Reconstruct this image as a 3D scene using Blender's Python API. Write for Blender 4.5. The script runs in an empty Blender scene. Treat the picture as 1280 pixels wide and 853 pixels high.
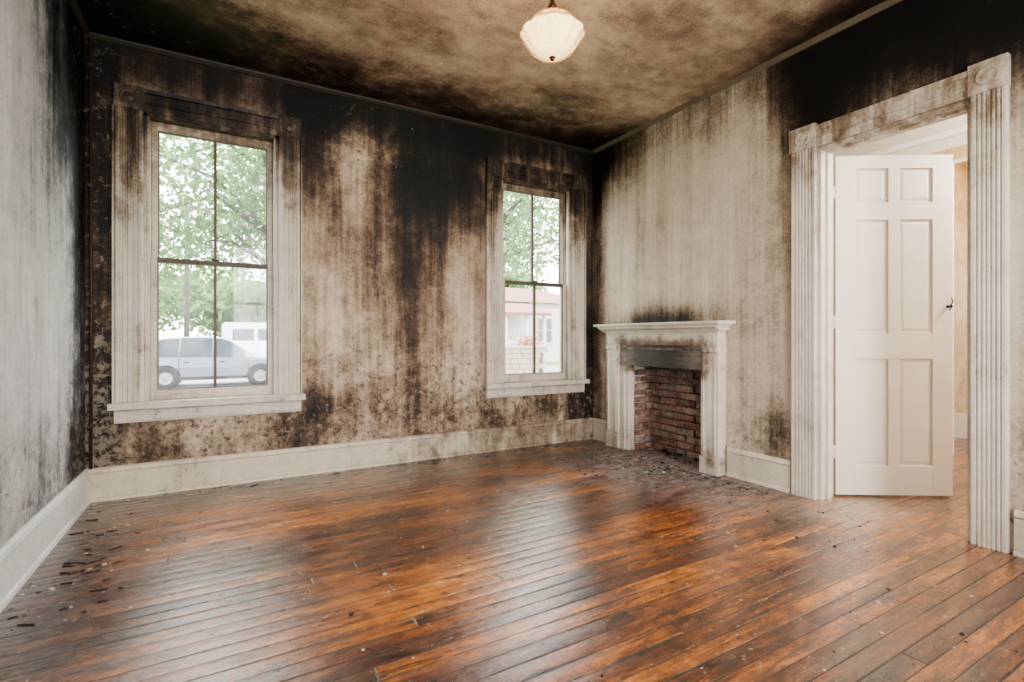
import bpy, bmesh, math, random
import numpy as np
from mathutils import Matrix, Vector, noise
random.seed(7); np.random.seed(7)
scene = bpy.context.scene
COL = scene.collection

# ------------------------------------------------------------------ helpers
def c(r, g, b):
    def f(v):
        v /= 255.0
        return v / 12.92 if v <= 0.04045 else ((v + 0.055) / 1.055) ** 2.4
    return (f(r), f(g), f(b), 1.0)

class NT:
    def __init__(self, name):
        self.m = bpy.data.materials.new(name)
        self.m.use_nodes = True
        self.t = self.m.node_tree
        self.t.nodes.clear()
        self.out = self.t.nodes.new('ShaderNodeOutputMaterial')
    def setin(self, inp, v):
        if isinstance(v, bpy.types.NodeSocket):
            self.t.links.new(v, inp)
        else:
            if hasattr(inp.default_value, '__len__') and not hasattr(v, '__len__'):
                v = (v,) * len(inp.default_value)
            if hasattr(inp.default_value, '__len__') and len(inp.default_value) == 3 and len(v) == 4:
                v = v[:3]
            inp.default_value = v
    def node(self, typ, ins=None, **props):
        n = self.t.nodes.new(typ)
        for k, v in props.items():
            setattr(n, k, v)
        for k, v in (ins or {}).items():
            self.setin(n.inputs[k], v)
        return n
    def math(self, op, a, b=0.0, cc=0.0, clamp=False):
        n = self.node('ShaderNodeMath', {0: a, 1: b, 2: cc}, operation=op)
        n.use_clamp = clamp
        return n.outputs[0]
    def wadd(self, v, nz, w, clamp=False):
        return self.math('MULTIPLY_ADD', self.math('SUBTRACT', nz, 0.5), w, v, clamp=clamp)
    def noise(self, vec, scale, detail=4, rough=0.55, dist=0.0):
        return self.node('ShaderNodeTexNoise', {'Vector': vec, 'Scale': scale, 'Detail': detail,
                         'Roughness': rough, 'Distortion': dist}).outputs[0]
    def pos(self):
        return self.node('ShaderNodeNewGeometry').outputs['Position']
    def mapv(self, vec, scale=(1, 1, 1), loc=(0, 0, 0)):
        return self.node('ShaderNodeMapping', {'Vector': vec, 'Scale': scale, 'Location': loc}).outputs[0]
    def ramp(self, fac, stops, interp='LINEAR'):
        n = self.node('ShaderNodeValToRGB', {0: fac})
        n.color_ramp.interpolation = interp
        e = n.color_ramp.elements
        while len(e) < len(stops):
            e.new(0.5)
        for i, (p, col) in enumerate(stops):
            e[i].position = p
            e[i].color = col if hasattr(col, '__len__') else (col, col, col, 1)
        return n.outputs[0]
    def mix(self, fac, a, b, mode='MIX'):
        n = self.node('ShaderNodeMix', data_type='RGBA', blend_type=mode)
        self.setin(n.inputs[0], fac); self.setin(n.inputs[6], a); self.setin(n.inputs[7], b)
        return n.outputs[2]
    def smooth(self, v, a, b, lo=0.0, hi=1.0):
        n = self.node('ShaderNodeMapRange', {0: v, 1: a, 2: b, 3: lo, 4: hi}, interpolation_type='SMOOTHSTEP')
        return n.outputs[0]
    def bump(self, h, strength=0.3, dist=0.01):
        return self.node('ShaderNodeBump', {'Height': h, 'Strength': strength, 'Distance': dist}).outputs[0]
    def principled(self, color, rough=0.6, normal=None, metal=0.0, spec=0.5, **extra):
        n = self.node('ShaderNodeBsdfPrincipled', {'Base Color': color, 'Roughness': rough, 'Metallic': metal,
                      'Specular IOR Level': spec})
        if normal is not None:
            self.setin(n.inputs['Normal'], normal)
        for k, v in extra.items():
            self.setin(n.inputs[k.replace('_', ' ')], v)
        return n.outputs[0]
    def finish(self, shader):
        self.t.links.new(shader, self.out.inputs[0])
        return self.m

def simple_mat(name, col, rough=0.6, metal=0.0, var=0.12, scale=6.0):
    k = NT(name)
    p = k.pos()
    n = k.noise(p, scale, 5)
    dark = tuple(v * (1 - var * 2) for v in col[:3]) + (1,)
    colr = k.mix(n, dark, col)
    return k.finish(k.principled(colr, rough, k.bump(k.noise(p, scale * 6, 4), 0.15, 0.005), metal))

class B:
    """accumulates mesh parts of one object"""
    def __init__(self):
        self.v = []; self.f = []; self.mi = []; self.sm = []
        self.M = Matrix.Identity(4)
    def add(self, verts, faces, mat=0, smooth=False):
        o = len(self.v)
        for p in verts:
            self.v.append(tuple(self.M @ Vector(p)))
        for f in faces:
            self.f.append([i + o for i in f]); self.mi.append(mat); self.sm.append(smooth)
    def box(self, a, b, mat=0):
        x0, y0, z0 = a; x1, y1, z1 = b
        self.add([(x0,y0,z0),(x1,y0,z0),(x1,y1,z0),(x0,y1,z0),(x0,y0,z1),(x1,y0,z1),(x1,y1,z1),(x0,y1,z1)],
                 [(0,3,2,1),(4,5,6,7),(0,1,5,4),(1,2,6,5),(2,3,7,6),(3,0,4,7)], mat)
    def rbox(self, cen, size, rot, mat=0):
        old = self.M
        self.M = old @ Matrix.Translation(cen) @ rot.to_4x4()
        s = [q / 2 for q in size]
        self.box((-s[0], -s[1], -s[2]), (s[0], s[1], s[2]), mat)
        self.M = old
    def extrude(self, prof, o, du, dv, dl, length, mat=0):
        o, du, dv, dl = map(Vector, (o, du, dv, dl))
        n = len(prof)
        vs = [o + du*u + dv*v for u, v in prof] + [o + du*u + dv*v + dl*length for u, v in prof]
        fs = [(i, (i+1) % n, n + (i+1) % n, n + i) for i in range(n)] + [tuple(range(n))[::-1], tuple(range(n, 2*n))]
        self.add(vs, fs, mat)
    def lathe(self, prof, o, axis, segs=24, mat=0, smooth=True, ripple=None):
        o = Vector(o); q = Vector((0, 0, 1)).rotation_difference(Vector(axis)).to_matrix()
        vs = []
        for r, z in prof:
            for i in range(segs):
                a = 2*math.pi*i/segs
                rr = r * (ripple(a, z) if ripple else 1)
                vs.append(o + q @ Vector((rr*math.cos(a), rr*math.sin(a), z)))
        fs = []
        for j in range(len(prof)-1):
            for i in range(segs):
                k = (i+1) % segs
                fs.append((j*segs+i, j*segs+k, (j+1)*segs+k, (j+1)*segs+i))
        fs.append(tuple(range(segs))[::-1]); fs.append(tuple(range((len(prof)-1)*segs, len(prof)*segs)))
        self.add(vs, fs, mat, smooth)
    def tube(self, pts, radii, segs=8, mat=0):
        pts = [Vector(p) for p in pts]
        vs = []; fs = []
        for i, p in enumerate(pts):
            d = (pts[min(i+1, len(pts)-1)] - pts[max(i-1, 0)]).normalized()
            q = Vector((0, 0, 1)).rotation_difference(d).to_matrix()
            for s in range(segs):
                a = 2*math.pi*s/segs
                vs.append(p + q @ Vector((math.cos(a)*radii[i], math.sin(a)*radii[i], 0)))
        for j in range(len(pts)-1):
            for s in range(segs):
                k = (s+1) % segs
                fs.append((j*segs+s, j*segs+k, (j+1)*segs+k, (j+1)*segs+s))
        fs.append(tuple(range(segs))[::-1]); fs.append(tuple(range((len(pts)-1)*segs, len(pts)*segs)))
        self.add(vs, fs, mat, True)
    def build(self, name, mats, origin=None, bevel=0.0, recalc=True):
        co = np.array(self.v, dtype=float)
        if origin is None:
            origin = ((co[:, 0].min()+co[:, 0].max())/2, (co[:, 1].min()+co[:, 1].max())/2, co[:, 2].min())
        co = co - np.array(origin)
        me = bpy.data.meshes.new(name)
        me.from_pydata([tuple(p) for p in co], [], self.f)
        for m in mats:
            me.materials.append(m)
        me.polygons.foreach_set('material_index', self.mi)
        me.polygons.foreach_set('use_smooth', self.sm)
        if recalc:
            bm = bmesh.new(); bm.from_mesh(me)
            bmesh.ops.recalc_face_normals(bm, faces=bm.faces)
            bm.to_mesh(me); bm.free()
        me.update()
        ob = bpy.data.objects.new(name, me)
        ob.location = origin
        COL.objects.link(ob)
        if bevel:
            md = ob.modifiers.new('bevel', 'BEVEL'); md.width = bevel; md.segments = 2
            md.limit_method = 'ANGLE'; md.angle_limit = math.radians(50)
        return ob

# ------------------------------------------------------------------ dimensions (metres)
XL, XR, YB, YF, ZC = -0.815, 3.48, 4.30, -0.45, 3.13
OPEN_W, WZ0, WZ1 = 0.853, 0.655, 2.67
W1C, W2C = -0.0715, 2.758
DY0, DY1, DZ = 1.10, 1.905, 2.385
FY0, FY1, FZ = 2.80, 3.66, 0.83      # firebox opening

# ------------------------------------------------------------------ materials
def plaster(name, stops, streak=1.0, blotch=1.0, speck=0.5, ax=(1, 1, 1), ax2=(1, 1, 1), rough=0.75, drip=0.35, mid=0.5):
    k = NT(name)
    p = k.pos()
    s = k.node('ShaderNodeAttribute', attribute_name='soot').outputs['Fac']
    g = k.node('ShaderNodeAttribute', attribute_name='grime').outputs['Fac']
    n1 = k.noise(p, 1.7, 10, 0.66, 0.5)
    n2 = k.noise(p, 8.0, 10, 0.74, 0.2)
    st = k.noise(k.mapv(p, ax), 1.0, 8, 0.62, 0.3)
    dr = k.noise(k.mapv(p, ax2), 1.0, 6, 0.6, 0.1)
    fine = k.noise(p, 55.0, 8, 0.8)
    v = k.wadd(s, n1, blotch)
    v = k.wadd(v, st, streak)
    v = k.wadd(v, dr, drip)
    v = k.math('ADD', v, k.math('MULTIPLY', k.math('SUBTRACT', n2, 0.5), k.math('MULTIPLY_ADD', g, 0.8, mid)))
    v = k.wadd(v, fine, 0.7, clamp=True)
    col = k.ramp(v, stops)
    fl = k.noise(p, 21.0, 12, 0.78, 0.3)
    thr = k.math('SUBTRACT', 0.66, k.math('MULTIPLY', g, 0.14))
    dark = k.smooth(k.math('SUBTRACT', fl, thr), 0.0, 0.06)
    col = k.mix(k.math('MULTIPLY', dark, speck), col, c(38, 31, 26))
    fl2 = k.noise(k.mapv(p, (1, 1, 1), (5, 3, 9)), 17.0, 12, 0.78, 0.3)
    thr2 = k.math('SUBTRACT', 0.68, k.math('MULTIPLY', g, 0.14))
    pale = k.smooth(k.math('SUBTRACT', fl2, thr2), 0.0, 0.05)
    col = k.mix(k.math('MULTIPLY', pale, 0.5), col, c(176, 163, 144))
    h = k.math('ADD', k.math('MULTIPLY', n2, 0.7), k.math('MULTIPLY', fine, 0.4))
    h = k.math('ADD', h, k.math('MULTIPLY', pale, 0.10))
    r = k.smooth(v, 0.2, 1.0, rough, rough - 0.24)
    return k.finish(k.principled(col, r, k.bump(h, 0.9, 0.014), spec=0.38))

WSTOPS = [(0.0, c(206, 190, 170)), (0.25, c(173, 155, 134)), (0.45, c(130, 110, 90)), (0.62, c(80, 63, 50)), (0.80, c(34, 26, 22)), (1.0, c(10, 9, 8))]
M_wall_back = plaster('scorched_plaster_back', WSTOPS, 1.05, 0.70, 0.7, (4.5, 4.5, 0.40), (28, 28, 1.0), drip=0.50, mid=0.40)
M_wall_right = plaster('scorched_plaster_right', [(0.0, c(218, 205, 187)), (0.28, c(192, 178, 159)), (0.48, c(142, 126, 107)), (0.66, c(76, 62, 51)), (0.82, c(25, 20, 18)), (1.0, c(9, 8, 8))], 0.75, 0.45, 0.55, (4.5, 4.5, 0.35), (28, 28, 0.7), drip=0.45, mid=0.25)
M_wall_left = plaster('scorched_plaster_left', [(0.0, c(208, 208, 206)), (0.3, c(178, 178, 177)), (0.5, c(124, 124, 126)), (0.66, c(60, 61, 66)), (0.82, c(20, 22, 25)), (1.0, c(8, 8, 9))], 0.85, 0.70, 0.6, (3.5, 3.5, 0.45), (22, 22, 1.2), drip=0.45, mid=0.40)
M_ceiling = plaster('smoke_stained_ceiling', [(0.0, c(208, 186, 162)), (0.25, c(174, 152, 130)), (0.45, c(132, 111, 93)), (0.62, c(84, 66, 54)), (0.80, c(38, 29, 24)), (1.0, c(12, 10, 9))], 0.6, 0.85, 0.5, (1.3, 2.8, 1.0), (5, 9, 1), rough=0.6, drip=0.35, mid=0.35)
M_hall = simple_mat('cream_hall_paint', c(240, 232, 216), 0.7)
def tan_mat():
    k = NT('tan_distressed_plaster'); p = k.pos()
    z = k.node('ShaderNodeSeparateXYZ', {0: p}).outputs[2]
    n = k.noise(k.mapv(p, (2, 2, 1)), 3.0, 10, 0.74, 0.5)
    v = k.wadd(k.smooth(z, 1.4, 2.9, 0.25, 0.5), n, 1.6)
    col = k.ramp(v, [(0.0, c(236, 226, 206)), (0.35, c(214, 188, 146)), (0.6, c(190, 148, 96)), (0.85, c(110, 82, 58))])
    return k.finish(k.principled(col, 0.8, k.bump(n, 0.4, 0.01)))
M_hall_tan = tan_mat()
M_white_ceiling = simple_mat('white_ceiling_paint', c(244, 242, 236), 0.7, var=0.03)

def trim_mat(name, z0, z1, amt, base=c(214, 205, 190), low=0.25, hearth=False, off=0.16, xdark=None, streak=0.8):
    k = NT(name)
    p = k.pos()
    sp = k.node('ShaderNodeSeparateXYZ', {0: p})
    z = sp.outputs[2]
    st = k.noise(k.mapv(p, (12, 12, 1.1)), 1.0, 8, 0.65, 0.3)
    n = k.noise(p, 5.0, 10, 0.74, 0.4)
    fine = k.noise(p, 50.0, 8, 0.8)
    v = k.math('MULTIPLY', k.smooth(z, z0, z1), amt)
    v = k.wadd(v, st, streak)
    v = k.wadd(v, n, 1.0)
    v = k.wadd(v, fine, 0.5)
    v = k.math('ADD', v, off)
    if xdark:
        v = k.math('ADD', v, k.math('MULTIPLY', k.smooth(k.wadd(sp.outputs[0], n, 1.0), xdark[0], xdark[1]), xdark[2]))
    if hearth:
        y = sp.outputs[1]
        a = k.smooth(k.math('ABSOLUTE', k.math('SUBTRACT', y, 3.25)), 0.42, 0.66, 1.0, 0.0)
        b = k.smooth(k.math('ABSOLUTE', k.math('SUBTRACT', z, 0.93)), 0.10, 0.24, 1.0, 0.0)
        v = k.math('MULTIPLY_ADD', k.math('MULTIPLY', a, b), 0.5, v)
        v = k.math('MULTIPLY_ADD', k.smooth(z, 0.0, 0.40, 1.0, 0.0), 0.18, v)
    col = k.ramp(v, [(0.0, base), (0.28, tuple(q*0.80 for q in base[:3])+(1,)), (0.5, c(136, 118, 99)), (0.72, c(64, 51, 41)), (0.95, c(16, 14, 13))])
    chip = k.smooth(k.noise(p, 20.0, 10, 0.8, 0.4), 0.60, 0.66)
    col = k.mix(k.math('MULTIPLY', chip, low * 2), col, c(84, 66, 50))
    return k.finish(k.principled(col, 0.5, k.bump(k.math('ADD', fine, k.math('MULTIPLY', chip, -0.4)), 0.3, 0.004), spec=0.4))

M_trim_win = trim_mat('sooty_white_window_paint', 1.7, 2.9, 0.60, base=c(208, 198, 182), off=0.22, streak=1.1)
M_sash = trim_mat('dirty_white_sash_paint', 1.9, 2.8, 0.35, base=c(206, 196, 180), low=0.4, off=0.22)
M_muntin = simple_mat('backlit_muntin_paint', c(104, 94, 82), 0.6, var=0.3, scale=14)  # backlit darkness put into the colour of muntins and meeting rails
M_trim_door = trim_mat('sooty_white_door_casing_paint', 1.8, 2.65, 0.30, base=c(216, 206, 192), off=0.15, streak=1.0)
M_mantel = trim_mat('sooty_white_mantel_paint', 8, 9, 0.0, base=c(222, 212, 197), hearth=True, off=0.14, streak=0.8)
M_base = trim_mat('dirty_cream_baseboard_paint', 8, 9, 0.0, base=c(208, 196, 174), low=0.35, off=0.20, xdark=(0.6, 2.4, 0.28), streak=0.6)
M_base_left = trim_mat('pale_grey_baseboard_paint', 8, 9, 0.0, base=c(218, 219, 216), low=0.25, off=0.07, streak=0.5)
M_base_right = trim_mat('cream_baseboard_paint', 8, 9, 0.0, base=c(216, 206, 188), low=0.3, off=0.15, streak=0.6)
M_door = simple_mat('off_white_door_paint', c(236, 227, 213), 0.45, var=0.10, scale=3)
M_crown = simple_mat('sooty_crown_paint', c(50, 42, 34), 0.6, var=0.3)
M_black = simple_mat('blackened_metal', c(30, 27, 25), 0.5, var=0.2)
def burn_mat():
    k = NT('charred_frieze_board'); p = k.pos()
    sp = k.node('ShaderNodeSeparateXYZ', {0: p})
    n = k.noise(k.mapv(p, (1, 3, 9)), 3.0, 10, 0.74, 0.3)
    e = k.smooth(k.math('ABSOLUTE', k.math('SUBTRACT', sp.outputs[1], 3.3)), 0.15, 0.5, 0.75, 0.30)
    v = k.wadd(e, n, 1.1)
    col = k.ramp(v, [(0.0, c(176, 164, 148)), (0.35, c(116, 105, 94)), (0.65, c(58, 52, 47)), (1.0, c(22, 20, 19))])
    return k.finish(k.principled(col, 0.5, k.bump(n, 0.3, 0.006)))
M_frieze_burn = burn_mat()

def floor_mat():
    k = NT('worn_varnished_pine_boards')
    p = k.pos()
    s = k.node('ShaderNodeSeparateXYZ', {0: p})
    x, y = s.outputs[0], s.outputs[1]
    BW = 0.076
    yy = k.math('DIVIDE', y, BW)
    row = k.math('FLOOR', yy); fr = k.math('FRACT', yy)
    r1 = k.node('ShaderNodeTexWhiteNoise', {'W': row}, noise_dimensions='1D').outputs[0]
    u = k.math('ADD', k.math('DIVIDE', x, 2.6), k.math('MULTIPLY', r1, 9.0))
    cl = k.math('FLOOR', u); fu = k.math('FRACT', u)
    idv = k.math('ADD', k.math('MULTIPLY', row, 13.71), k.math('MULTIPLY', cl, 7.37))
    rid = k.node('ShaderNodeTexWhiteNoise', {'W': idv}, noise_dimensions='1D').outputs[0]
    e1 = k.math('MULTIPLY', k.math('MINIMUM', fr, k.math('SUBTRACT', 1.0, fr)), BW)
    e2 = k.math('MULTIPLY', k.math('MINIMUM', fu, k.math('SUBTRACT', 1.0, fu)), 2.6)
    e = k.math('MINIMUM', e1, e2)
    gw = k.smooth(k.noise(k.mapv(p, (1.2, 6, 1)), 1.5, 5, 0.6), 0.35, 0.7, 0.0012, 0.0048)
    gap = k.math('SUBTRACT', 1.0, k.smooth(k.math('DIVIDE', e, gw), 0.4, 1.4))
    gv = k.node('ShaderNodeCombineXYZ', {0: k.math('MULTIPLY', x, 1.8), 1: k.math('MULTIPLY', y, 44.0), 2: k.math('MULTIPLY', rid, 40.0)}).outputs[0]
    grain = k.noise(gv, 1.0, 9, 0.66, 0.6)
    wear = k.noise(k.mapv(p, (0.9, 1.3, 1), (3.1, 8.2, 0)), 1.0, 8, 0.6, 0.5)
    bv = k.node('ShaderNodeCombineXYZ', {0: k.math('MULTIPLY', x, 2.6), 1: k.math('MULTIPLY', y, 8.0), 2: k.math('MULTIPLY', rid, 3.0)}).outputs[0]
    blot = k.noise(bv, 1.0, 10, 0.76, 0.4)
    fine = k.noise(k.mapv(p, (14, 50, 1)), 1.0, 8, 0.8, 0.3)
    v = k.math('MULTIPLY_ADD', k.math('SUBTRACT', rid, 0.5), 0.26, 0.45)
    v = k.wadd(v, grain, 0.8)
    v = k.wadd(v, wear, 1.2)
    v = k.wadd(v, blot, 1.4)
    v = k.wadd(v, fine, 0.8, clamp=True)
    col = k.ramp(v, [(0.0, c(22, 13, 9)), (0.22, c(58, 32, 19)), (0.42, c(102, 56, 29)), (0.60, c(148, 86, 37)), (0.80, c(196, 122, 50)), (1.0, c(216, 154, 92))])
    sc = k.noise(k.mapv(p, (1.6, 13.0, 1), (7, 1, 0)), 1.6, 10, 0.78, 0.8)
    col = k.mix(k.math('MULTIPLY', k.smooth(sc, 0.54, 0.61), 0.85), col, c(22, 15, 12))
    wf = k.noise(k.mapv(p, (1.2, 3.0, 1), (2, 5, 0)), 1.3, 10, 0.78, 0.4)
    film = k.smooth(wf, 0.52, 0.66)
    col = k.mix(k.math('MULTIPLY', film, 0.28), col, c(136, 108, 92))
    an = k.noise(p, 5.0, 10, 0.76, 0.5)
    tx = k.math('DIVIDE', k.math('SUBTRACT', x, 3.42), 0.42); ty = k.math('DIVIDE', k.math('SUBTRACT', y, 1.62), 0.34)
    tr = k.math('SQRT', k.math('ADD', k.math('MULTIPLY', tx, tx), k.math('MULTIPLY', ty, ty)))
    tm = k.smooth(k.wadd(tr, blot, 2.6), 0.5, 1.0, 1.0, 0.0)
    col = k.mix(k.math('MULTIPLY', tm, 0.6), col, c(176, 142, 112))
    dx = k.math('DIVIDE', k.math('SUBTRACT', x, 3.30), 0.78); dy = k.math('DIVIDE', k.math('SUBTRACT', y, 3.00), 1.10)
    rr = k.math('SQRT', k.math('ADD', k.math('MULTIPLY', dx, dx), k.math('MULTIPLY', dy, dy)))
    ash = k.smooth(k.wadd(rr, an, 2.2), 0.45, 1.40, 1.0, 0.0)
    ashc = k.mix(k.smooth(k.noise(p, 14, 10, 0.8), 0.38, 0.62), c(38, 34, 32), c(150, 139, 131))
    col = k.mix(k.math('MULTIPLY', ash, 0.88), col, ashc)
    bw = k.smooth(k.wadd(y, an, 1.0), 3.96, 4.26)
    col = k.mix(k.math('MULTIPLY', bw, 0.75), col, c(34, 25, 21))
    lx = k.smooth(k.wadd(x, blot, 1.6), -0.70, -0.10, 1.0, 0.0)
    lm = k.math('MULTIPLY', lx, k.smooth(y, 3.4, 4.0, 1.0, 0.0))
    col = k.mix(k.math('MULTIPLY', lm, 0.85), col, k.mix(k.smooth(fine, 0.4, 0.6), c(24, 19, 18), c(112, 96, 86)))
    dust = k.smooth(k.noise(p, 34.0, 6, 0.7), 0.62, 0.67)
    dz = k.noise(p, 1.3, 3)
    col = k.mix(k.math('MULTIPLY', dust, k.smooth(dz, 0.42, 0.6, 0.3, 0.95)), col, c(196, 178, 164))
    col = k.mix(k.math('MULTIPLY', gap, k.math('SUBTRACT', 0.94, k.math('MULTIPLY', ash, 0.75))), col, c(8, 6, 5))
    rough = k.smooth(k.noise(k.mapv(p, (2.5, 9, 1)), 1.4, 10, 0.78), 0.3, 0.7, 0.14, 0.40)
    rough = k.math('MULTIPLY_ADD', k.math('ADD', ash, dust), 0.3, rough)
    rough = k.math('MULTIPLY_ADD', gap, 0.4, rough, clamp=True)
    h = k.math('MULTIPLY', grain, 0.22)
    h = k.math('MULTIPLY_ADD', gap, -0.8, h)
    h = k.math('MULTIPLY_ADD', k.math('POWER', k.math('ABSOLUTE', k.math('SUBTRACT', fr, 0.5)), 2.0), -1.0, h)
    h = k.math('MULTIPLY_ADD', k.noise(p, 9, 9, 0.74), 1.0, h)
    h = k.math('MULTIPLY_ADD', rid, 0.3, h)
    nrm = k.bump(h, 0.42, 0.006)
    coat = k.math('MULTIPLY', k.math('SUBTRACT', 1.0, ash), k.smooth(wf, 0.35, 0.6, 1.0, 0.55))
    return k.finish(k.principled(col, rough, nrm, spec=1.0, Coat_Weight=coat, Coat_Roughness=0.18, Coat_IOR=1.6, Coat_Normal=nrm))
M_floor = floor_mat()

def glass_mat():
    k = NT('grimy_window_glass')
    p = k.pos()
    tr = k.node('ShaderNodeBsdfTransparent', {0: (0.96, 0.97, 0.97, 1)}).outputs[0]
    gl = k.node('ShaderNodeBsdfGlossy', {0: (1, 1, 1, 1), 'Roughness': 0.02}).outputs[0]
    df = k.node('ShaderNodeBsdfTranslucent', {0: (0.84, 0.86, 0.88, 1)}).outputs[0]
    fr = k.node('ShaderNodeFresnel', {'IOR': 1.3}).outputs[0]
    m1 = k.node('ShaderNodeMixShader', {0: fr, 1: tr, 2: gl}).outputs[0]
    g = k.smooth(k.noise(p, 5, 7, 0.7), 0.35, 0.75, 0.03, 0.11)
    m2 = k.node('ShaderNodeMixShader', {0: g, 1: m1, 2: df}).outputs[0]
    return k.finish(m2)
M_glass = glass_mat()

# ------------------------------------------------------------------ soot fields
def gs(u, v, cu, cv, su, sv, a):
    return a*np.exp(-((u-cu)/su)**2 - ((v-cv)/sv)**2)
def sst(x, a, b):
    t = np.clip((x-a)/(b-a), 0, 1); return t*t*(3-2*t)

def soot_back(x, z):
    s = 0.30 + 0*x
    s += 0.50*sst(z, 2.68, 3.0)
    s += 0.34*sst(-x, 0.58, 0.72)
    s += 0.30*sst(-x, 0.58, 0.72)*sst(z, 1.4, 2.6)
    s += gs(x, z, 0.60, 2.75, 0.20, 0.55, 0.6)
    s -= gs(x, z, 0.98, 2.60, 0.17, 0.36, 0.28)
    s += gs(x, z, 1.55, 2.55, 0.40, 0.50, 0.52)
    s += gs(x, z, 1.42, 1.85, 0.20, 0.75, 0.32)
    s += gs(x, z, 1.40, 1.0, 0.09, 0.85, 0.26)
    s += gs(x, z, 1.98, 2.65, 0.20, 0.50, 0.42)
    s += gs(x, z, 1.08, 1.8, 0.07, 1.0, 0.18)
    s += gs(x, z, 1.72, 1.7, 0.06, 0.9, 0.12)
    s += gs(x, z, 1.95, 1.7, 0.30, 0.7, 0.05)
    s += 0.5*sst(x, 3.28, 3.42)
    s += 0.14*sst(-z, -0.95, -0.35)
    s += gs(x, z, 0.68, 0.52, 0.14, 0.14, 0.3)
    s += gs(x, z, 0.72, 1.5, 0.16, 0.6, -0.10)
    s += gs(x, z, 1.9, 0.9, 0.25, 0.5, -0.06)
    return s, 0.30 + 0.70*sst(-z, -1.6, -0.4) + 0.6*sst(-x, 0.55, 0.7) + gs(x, z, 1.0, 2.75, 0.5, 0.4, 0.5)
def soot_right(y, z):
    s = 0.12 + 0*y
    s += 0.45*sst(y, 4.0, 4.25) + gs(y, z, 4.2, 3.0, 0.5, 0.5, 0.4)
    s += 0.36*sst(z, 2.45, 3.13)
    s += 0.72*sst(-y, -2.48, -1.85)*sst(z, 2.0, 2.8)
    s += gs(y, z, 2.12, 2.1, 0.24, 0.8, 0.26)
    s += gs(y, z, 3.26, 1.25, 0.60, 0.14, 0.66)
    s += gs(y, z, 2.20, 0.36, 0.15, 0.25, 0.45)
    s += gs(y, z, 2.35, 0.9, 0.35, 0.6, 0.10)
    s += gs(y, z, 3.8, 2.0, 0.3, 0.7, 0.12)
    s += 0.3*sst(-y, -0.98, -0.8)
    return s, 0.25 + 0.6*sst(-z, -0.9, -0.3)
def soot_left(y, z):
    s = 0.17 + 0*y
    s += 0.45*sst(y, 3.75, 4.1)
    s += gs(y, z, 3.85, 3.0, 0.50, 1.0, 0.7)
    s += gs(y, z, 3.5, 1.9, 0.30, 0.5, 0.10)
    s += 0.18*sst(-z, -0.8, -0.25)
    return s, 0.35 + 0.5*sst(-z, -1.1, -0.3) + 0.5*sst(y, 3.7, 4.1)
def soot_ceil(x, y):
    s = 0.29 + 0*x
    s += 0.44*sst(y, 3.35, 4.2)
    s += gs(x, y, -0.7, 3.6, 0.95, 1.2, 0.42)
    s += gs(x, y, 3.5, 4.3, 0.7, 0.7, 0.3)
    s += 0.50*sst(x, 2.95, 3.42)*sst(-y, -2.7, -1.7)
    s += 0.12*sst(x, 3.2, 3.48)
    s += gs(x, y, 1.5, 2.7, 0.75, 0.7, -0.06)
    s += gs(x, y, 2.5, 3.5, 0.35, 0.35, 0.18)
    s += gs(x, y, 0.6, 3.0, 0.5, 0.25, 0.14)
    return s, 0.3 + 0.4*sst(y, 3.2, 4.2)

def lin(a, b, step, extra=()):
    n = max(1, int(round((b-a)/step)))
    arr = list(np.linspace(a, b, n+1))
    arr = [q for q in arr if all(abs(q-e) > step*0.4 for e in extra)] + list(extra)
    for e in (a, b):
        if not any(abs(q-e) < 1e-6 for q in arr):
            arr.append(e)
    return sorted(set(round(q, 5) for q in arr))

def panel(name, org, du, dv, us, vs, holes, mat, field, inward, thick=0.16):
    us = np.array(us); vs = np.array(vs)
    U, V = np.meshgrid(us, vs, indexing='ij')
    org, du, dv = np.array(org), np.array(du), np.array(dv)
    P = org + U[..., None]*du + V[..., None]*dv
    nv = len(vs)
    faces = []
    flip = np.dot(np.cross(du, dv), inward) < 0
    for i in range(len(us)-1):
        for j in range(nv-1):
            cu = (us[i]+us[i+1])/2; cv = (vs[j]+vs[j+1])/2
            if any(h[0] < cu < h[1] and h[2] < cv < h[3] for h in holes):
                continue
            f = (i*nv+j, (i+1)*nv+j, (i+1)*nv+j+1, i*nv+j+1)
            faces.append(f[::-1] if flip else f)
    me = bpy.data.meshes.new(name)
    me.from_pydata([tuple(q) for q in P.reshape(-1, 3)], [], faces)
    me.materials.append(mat)
    if field:
        s, g = field(U.ravel(), V.ravel())
        a = me.attributes.new('soot', 'FLOAT', 'POINT'); a.data.foreach_set('value', np.asarray(s, dtype=np.float32))
        a = me.attributes.new('grime', 'FLOAT', 'POINT'); a.data.foreach_set('value', np.asarray(g, dtype=np.float32))
    bm = bmesh.new(); bm.from_mesh(me)
    loose = [v for v in bm.verts if not v.link_faces]
    bmesh.ops.delete(bm, geom=loose, context='VERTS')
    bm.to_mesh(me); bm.free()
    ob = bpy.data.objects.new(name, me); COL.objects.link(ob)
    md = ob.modifiers.new('thick', 'SOLIDIFY'); md.thickness = thick; md.offset = -1
    return ob

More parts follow.
